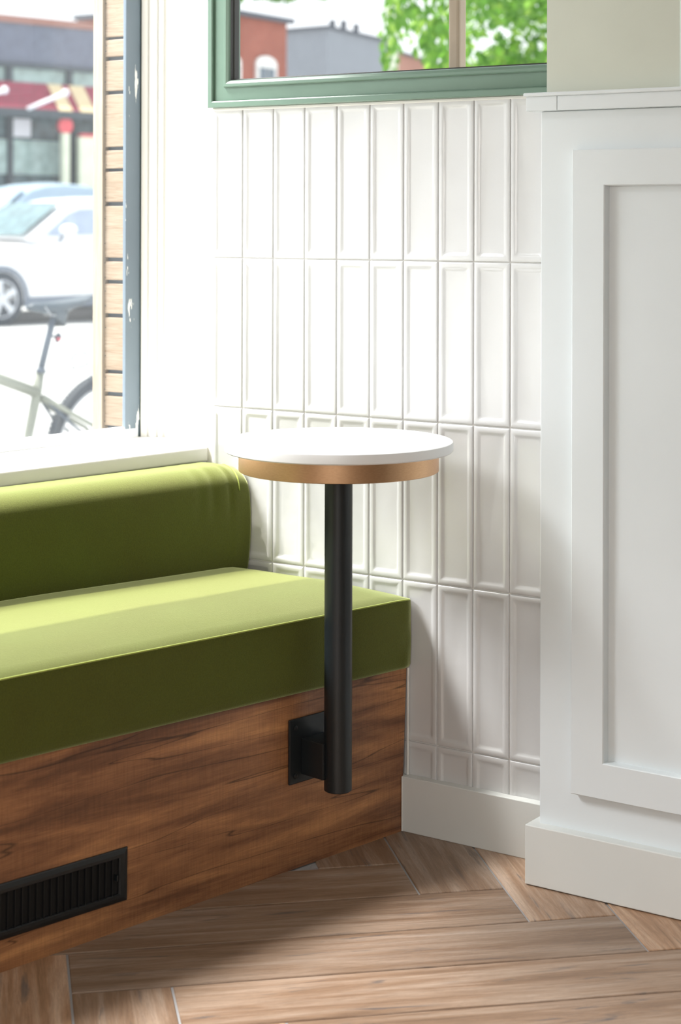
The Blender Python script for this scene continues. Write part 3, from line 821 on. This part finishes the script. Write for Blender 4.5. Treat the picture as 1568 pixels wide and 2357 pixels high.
def wheel(c):
    bm = bmesh.new(); n = 60
    tube(bm, [c+Vector((math.cos(2*PI*i/n), 0, math.sin(2*PI*i/n)))*(WRr-.028) for i in range(n)], .028, 12, True)
    for i in range(110):
        for sd_ in (-1, 0, 1):
            a = 2*PI*(i+.5*abs(sd_))/110; r = WRr-.040+.039*math.cos(.75*abs(sd_)); y = sd_*.027
            p = c+Vector((math.cos(a)*r, y, math.sin(a)*r))
            tdir = Vector((-math.sin(a), 0, math.cos(a))); nd = Vector((math.cos(a), 0, math.sin(a)))
            h = [p+tdir*u*.005+Vector((0, v*.006, 0))+nd*w_ for w_ in (0, .005) for u, v in ((-1, -1), (1, -1), (1, 1), (-1, 1))]
            hv = [bm.verts.new(q_) for q_ in h]
            bm.faces.new(hv[4:]); 
            for k in range(4): bm.faces.new((hv[k], hv[(k+1) % 4], hv[4+(k+1) % 4], hv[4+k]))
    ty = from_bm('wheel', bm, M['tyre'], bk, 60)
    bm = bmesh.new(); tube(bm, [c+Vector((math.cos(2*PI*i/n), 0, math.sin(2*PI*i/n)))*(WRr-.062) for i in range(n)], .011, 8, True)
    from_bm('wheel_rim', bm, M['spoke'], ty, 180)
    bm = bmesh.new()
    for i in range(24):
        a = 2*PI*i/24; b = a+(.6 if i % 2 else -.6)
        tube(bm, [c+Vector((.02*math.cos(b), .025*(-1)**i, .02*math.sin(b))), c+Vector((math.cos(a), 0, math.sin(a)))*(WRr-.09)], .0015, 5)
    from_bm('spokes', bm, M['spoke'], ty)
wheel(hub); wheel(hubf)
btube('fork', [B(2.15, .36), hubf+Vector((0, -.06, 0))], .014, M['bike_dark'])
btube('handlebar', [B(2.15, .68, -.33), B(2.19, .66, -.1), B(2.19, .66, .1), B(2.15, .68, .33)], .012, M['bike_dark'])
bm = bmesh.new(); capped(bm, [(.09, -.05), (.095, -.052), (.095, -.056)], 40, (2.577-3.144, -.02-G), 'Y'); from_bm('chainring', bm, M['bike_dark'], bk, 40)
btube('crank', [B(2.577, -.02, -.06), B(2.44, .06, -.07)], .010, M['bike_dark'])
bm = bmesh.new(); c_ = B(2.43, .065, -.12); bx(bm, c_.x-.045, c_.x+.045, c_.y-.045, c_.y+.045, c_.z-.012, c_.z+.012, .004); from_bm('pedal', bm, M['bike_dark'], bk, 40)

# ---------------- shop across the street
M['slate'] = plain('slate_fascia', (.115, .13, .18), .7, var=.12)
M['redbrown'] = plain('red_brown_coping', (.28, .13, .10), .7)
M['darkline'] = plain('dark_metal', (.03, .045, .06), .5)
M['maroon'] = plain('maroon_awning_cloth', (.24, .022, .05), .8, var=.15)
M['cream'] = plain('cream_sign_paint', (.62, .50, .30), .7)
M['paleglass'] = plain('pale_shop_glass', (.36, .48, .46), .15, var=.22)
M['teal'] = plain('teal_shop_glass', (.065, .11, .125), .2, var=.5)
M['palecream'] = plain('pale_cream_paint', (.62, .66, .52), .6, var=.06)
M['redsign'] = plain('red_sign', (.60, .07, .09), .5)
M['whitepole'] = plain('white_metal', (.75, .76, .82), .4)
SH = (18.1, 26.0)
shop = st('shopfront', 'shop across the street with slate fascia, glazed front and red-brown coping', 'building', *SH)
def sb(name, s0, s1, d0, d1, z0, z1, mat, parent=None, bev=0):
    return box(name, s0-SH[0], s1-SH[0], d0-SH[1], d1-SH[1], z0-G, z1-G, mat, parent or shop, bev)
sb('wall', 8, 22.6, 26.2, 29, G, 5.0, M['slate'])
sb('coping', 8, 22.6, 25.95, 29, 4.98, 5.12, M['redbrown'])
sb('fascia', 8, 22.6, 26.0, 26.2, 4.19, 4.98, M['slate'])
sb('lintel', 8, 22.6, 25.93, 26.2, 4.12, 4.21, M['darkline'])
sb('transom_window', 8, 22.6, 26.1, 26.2, 3.80, 4.12, M['paleglass'])
for s_ in (15.3, 18.37, 19.82, 22.5): sb('transom_post', s_-.06, s_+.06, 26.0, 26.2, 3.78, 4.14, M['darkline'])
sb('shop_window', 8, 22.6, 26.1, 26.2, G+.4, 3.30, M['teal'])
sb('pale_display', 17.0, 19.9, 26.05, 26.15, 2.05, 2.72, M['paleglass'])  # paler glass band over the shop window
sb('display_card', 18.42, 18.88, 26.02, 26.12, 2.78, 3.14, M['whitepole'], None, .02)
for s_ in (16.9, 18.38, 19.88, 21.4): sb('window_post', s_-.045, s_+.045, 25.98, 26.2, G, 3.30, M['darkline'])
sb('base_wall', 8, 22.6, 25.98, 26.2, G, G+.5, M['slate'])
aw = st('awning', 'maroon shop awning with two cream stripes above the shop window across the street', 'awning', *SH)
def awb(name, mat, s0, s1, off, dz0=0, dz1=0):
    bm = bmesh.new(); a = [(s0, 25.35-off, 3.29+dz0), (s1, 25.35-off, 3.29+dz0), (s1, 25.75-off, 3.82), (s0, 25.75-off, 3.82)]
    f = [bm.verts.new((s-SH[0], d-SH[1], z-G)) for s, d, z in a]; b_ = [bm.verts.new((s-SH[0], d+.03-SH[1], z-G-.02)) for s, d, z in a]
    bm.faces.new(f); bm.faces.new(b_[::-1])
    for i in range(4): bm.faces.new((f[i], f[(i+1) % 4], b_[(i+1) % 4], b_[i]))
    return from_bm(name, bm, mat, aw)
awb('canopy', M['maroon'], 12, 22.4, 0)
bm = bmesh.new(); bx(bm, 12-SH[0], 22.4-SH[0], 25.35-SH[1], 25.38-SH[1], 3.13-G, 3.29-G); from_bm('valance', bm, M['darkline'], aw)
awb('stripe', M['cream'], 19.04, 19.36, .02); awb('stripe', M['cream'], 19.56, 19.92, .02)
for (a, b) in (((17.98, 3.38), (18.85, 3.72)), ((16.8, 3.42), (17.45, 3.70))):
    P0_ = Vector((a[0]-SH[0], 24.9-SH[1], a[1]-G-.13)); P1_ = Vector((b[0]-SH[0], 24.9-SH[1], b[1]-G-.13))
    bm = bmesh.new(); tube(bm, [P0_, P1_], .038, 10); o = from_bm('arm', bm, M['whitepole'], aw, 180)
    bm = bmesh.new(); bmesh.ops.create_uvsphere(bm, u_segments=16, v_segments=10, radius=.075)
    for v_ in bm.verts: v_.co += P1_
    from_bm('arm_joint', bm, M['whitepole'], o, 180)
sg = st('round_sign', 'round red sign on a pale post in front of the shop across the street', 'sign', 19.26, 25.45)
bm = bmesh.new(); capped(bm, [(.16, -.05), (.17, 0), (.16, .05)], 32, (0, 3.0-G), 'Y'); from_bm('sign_disc', bm, M['redsign'], sg, 40)
box('post', -.085, .085, -.06, .06, 0, 2.86-G, M['palecream'], sg, .02)
pn = st('pale_kiosk', 'broad pale panel with a red top edge, right of the round red sign', 'kiosk', 19.90, 25.45)
box('panel', -.32, .9, -.06, .06, 0, 2.80-G, M['palecream'], pn, .02); box('top_rail', -.28, .9, -.07, .07, 2.80-G, 2.86-G, M['redsign'], pn, .01)

# ---------------- buildings and trees seen through the green framed window
M['brick'] = None
def brick(name, a, b):
    t = NT(name); t.set(Roughness=.85)
    br = t.n('ShaderNodeTexBrick'); br.inputs['Scale'].default_value = 4.0; br.inputs['Color1'].default_value = (*a, 1); br.inputs['Color2'].default_value = (*b, 1)
    br.inputs['Mortar'].default_value = (.26, .20, .18, 1); br.inputs['Mortar Size'].default_value = .02
    v = t.coord(); sx_ = t.n('ShaderNodeSeparateXYZ'); cx_ = t.n('ShaderNodeCombineXYZ'); ax_ = t.n('ShaderNodeMath', operation='ADD'); t.l(v, sx_.inputs[0]); t.l(sx_.outputs[0], ax_.inputs[0]); t.l(sx_.outputs[1], ax_.inputs[1]); t.l(ax_.outputs[0], cx_.inputs[0]); t.l(sx_.outputs[2], cx_.inputs[1]); t.l(cx_.outputs[0], br.inputs['Vector']); n = t.noise(v, .6, 4)
    t.col(t.mix(.5, br.outputs[0], t.ramp(n, [(.3, (.7, .7, .7)), (.7, (1.15, 1.15, 1.15))]), 'MULTIPLY')); return t.m
M['brick'] = brick('red_brick', (.30, .075, .045), (.36, .11, .07))
M['brick2'] = brick('faded_brick', (.38, .17, .12), (.42, .21, .15))
M['greyb'] = plain('grey_render', (.235, .255, .285), .8, var=.07)
M['roofline'] = plain('dark_roof_edge', (.09, .10, .12), .7)
M['winwhite'] = plain('white_window_paint', (.70, .70, .68), .5)
M['winglass'] = plain('far_window_glass', (.14, .17, .20), .15)
def building(name, label, c, ang, L, Dp, H_, mat, edge, wins=()):
    root = tag(empty(name, (c[0], c[1], G), ang), label, 'building')
    box('wall', 0, L, 0, Dp, 0, H_-G, mat, root)
    box('roof_edge', -.15, L+.15, -.15, Dp, H_-G, H_-G+edge, M['roofline'], root)
    for (x, z, w_, h_) in wins:
        bm = bmesh.new(); n = 8
        pts = [(x, z), (x+w_, z)]+[(x+w_/2+w_/2*math.cos(PI*i/n), z+h_-w_*.22+w_*.22*math.sin(PI*i/n)) for i in range(n+1)]
        a = [bm.verts.new((p[0], -.06, p[1]-G)) for p in pts]; b = [bm.verts.new((p[0], .02, p[1]-G)) for p in pts]
        bm.faces.new(a); 
        for i in range(len(pts)): bm.faces.new((a[i], a[(i+1) % len(pts)], b[(i+1) % len(pts)], b[i]))
        wo = from_bm('window', bm, M['winwhite'], root)
        bm = bmesh.new()
        for i in (0, 1): bx(bm, x+w_*(.14+.39*i), x+w_*(.14+.39*i)+w_*.33, -.08, -.05, z-G+h_*.30, z-G+h_*.78)
        from_bm('pane', bm, M['winglass'], wo)
    return root
# the brick house: its face runs from (-22.5,28.5) to (-24.2,33.4)
a = Vector((-24.23, 33.39)); b = Vector((-24.085, 30.193)); an = math.atan2(a.y-b.y, a.x-b.x)
bd = building('brick_building', 'red brick building with white arched windows, at the left of the green framed window', b, an, (a-b).length, 4, 6.02, M['brick'], .12,
              [(.30, 3.75, .88, 1.35), (1.82, 3.8, .88, 1.35)])
for v_ in (): pass
box('chimney', .9, 1.55, .3, .9, 6.1-G, 6.75-G, M['brick'], bd)
m_ = Vector((-30.26, 43.81))
g1 = tag(empty('grey_building', (m_.x, m_.y, G)), 'grey rendered building with a shallow roof line, between the red brick building and the tree', 'building')
foot = [(0, 0), (-.90, 4.90), (-6.0, 5.6), (-6.0, .43)]
bm = bmesh.new(); prism(bm, foot, 0, 7.17-G); from_bm('wall', bm, M['greyb'], g1)
bm = bmesh.new(); prism(bm, [(.10, -.12), (-.80, 5.0), (-6.0, 5.7), (-6.0, .3)], 7.17-G, 7.27-G); from_bm('roof_edge', bm, M['roofline'], g1)
for (x, y, z) in ((-.45, .9, 7.55), (-.60, 1.75, 7.62), (-.75, 2.7, 7.60)): box('chimney', x-.07, x+.07, y-.07, y+.07, 7.2-G, z-G, M['roofline'], g1)
building('faded_brick_building', 'low faded brick building partly behind the leaves, right of the grey building', (-35.6, 54.6), math.atan2(8.9, -2.5), 9.2, 8, 7.75, M['brick2'], .1)
pp = tag(empty('pale_pole', (-34.2, 53.6, G)), 'pale post standing at the right end of the grey building', 'pole'); box('shaft', -.16, .16, -.16, .16, 0, 12, M['palecream'], pp)

t = NT('sunlit_leaf'); t.b.inputs['Roughness'].default_value = .5
oi = t.n('ShaderNodeAttribute'); oi.attribute_name = 'rnd'; sr = t.n('ShaderNodeSeparateColor'); t.l(oi.outputs['Color'], sr.inputs[0])
c = t.ramp(sr.outputs[0], [(0, (.10, .26, .03)), (.5, (.20, .42, .05)), (1, (.36, .55, .09))]); t.col(c)
tl_ = t.n('ShaderNodeBsdfTranslucent'); t.l(c, tl_.inputs[0]); mx = t.n('ShaderNodeMixShader'); mx.inputs[0].default_value = .5
t.l(t.b.outputs[0], mx.inputs[1]); t.l(tl_.outputs[0], mx.inputs[2]); t.l(mx.outputs[0], t.out.inputs[0]); M['leaf'] = t.m
M['bark'] = plain('bark', (.16, .12, .09), .8, bump=.3)
def foliage(name, clusters, parent, size, base):
    bm = bmesh.new(); cl = bm.loops.layers.color.new('rnd')
    for (cx, cy, cz, rx, rz, n, droop) in clusters:
        for _ in range(n):
            while True:
                u = Vector((random.uniform(-1, 1), random.uniform(-1, 1), random.uniform(-1, 1)))
                if u.length < 1: break
            p = Vector((cx+u.x*rx-base[0], cy+u.y*rx-base[1], cz+u.z*rz-base[2]))
            d = Vector((random.gauss(0, .6), random.gauss(0, .6), -droop+random.gauss(0, .5))).normalized()
            s_ = d.cross(Vector((random.gauss(0, 1), random.gauss(0, 1), random.gauss(0, 1)))).normalized()
            l = size*random.uniform(.7, 1.4)
            vs_ = [bm.verts.new(q_) for q_ in (p, p+d*l*.5+s_*l*.28, p+d*l, p+d*l*.5-s_*l*.28)]
            f = bm.faces.new(vs_); r = random.random()
            for lp in f.loops: lp[cl] = (r, r, r, 1)
    me = bpy.data.meshes.new(name); bm.to_mesh(me); bm.free()
    return link_obj(name, me, M['leaf'], parent)
tbase = (-4.6, 11.5, G)
tree = tag(empty('leafy_tree', tbase), 'bright green leafy tree filling the right half of the green framed window', 'tree')
cl = []
random.seed(3)
# right, dense part of the crown; left, loose hanging sprays (positions in metres)
def tp(u, d, z):   # u across the view at the tree, d away from it
    e = Vector((math.cos(YAW), math.sin(YAW))); f = Vector((-math.sin(YAW), math.cos(YAW)))
    p = Vector((2.3429, -2.9449))+f*d+e*u; return p.x, p.y, z
for _ in range(75):
    u = random.uniform(.95, 2.3); z = random.uniform(1.9, 3.6); x, y, z = tp(u, random.uniform(13.6, 16.6), z); cl.append((x, y, z, .26, .2, 90, .5))
for _ in range(34):
    u = random.uniform(.30, 1.0); zz = 3.6-1.3*random.random()**(.6+.9*(1-(u-.3)/.7)); x, y, z = tp(u, random.uniform(13.4, 15.5), zz); cl.append((x, y, z, .10, .24, 34, 1.4))
for _ in range(60):
    u = random.uniform(.2, 3.2); x, y, z = tp(u, random.uniform(13, 17), random.uniform(3.5, 5.5)); cl.append((x, y, z, .45, .35, 60, .5))
foliage('foliage', cl, tree, .085, tbase)
bm = bmesh.new(); tube(bm, [(0, 0, 0), (.05, .02, 1.5), (-.05, .1, 3.2), (.1, 0, 5.2)], [.17, .14, .11, .05], 12)
bp = [Vector(tp(u, 14.6, z))-Vector(tbase) for u, z in ((2.6, 3.0), (1.75, 3.1), (1.25, 3.45), (.7, 3.9))]
tube(bm, bp, [.06, .035, .03, .015], 8); tube(bm, [Vector((0, 0, 3.0))]+[bp[0]], .06, 8)
from_bm('trunk', bm, M['bark'], tree, 180)
fb = (-39.7, 53.1, G)
t2 = tag(empty('far_tree', fb), 'small far green tree top showing above the red brick building', 'tree')
foliage('foliage', [(-39.7+random.uniform(-1.6, 1.6), 53.1+random.uniform(-1.6, 1.6), random.uniform(9.7, 11.2), .7, .4, 120, .3) for _ in range(12)], t2, .4, fb)
bm = bmesh.new(); tube(bm, [(0, 0, 0), (0, 0, 9.2)], [.25, .1], 10); from_bm('trunk', bm, M['bark'], t2, 180)
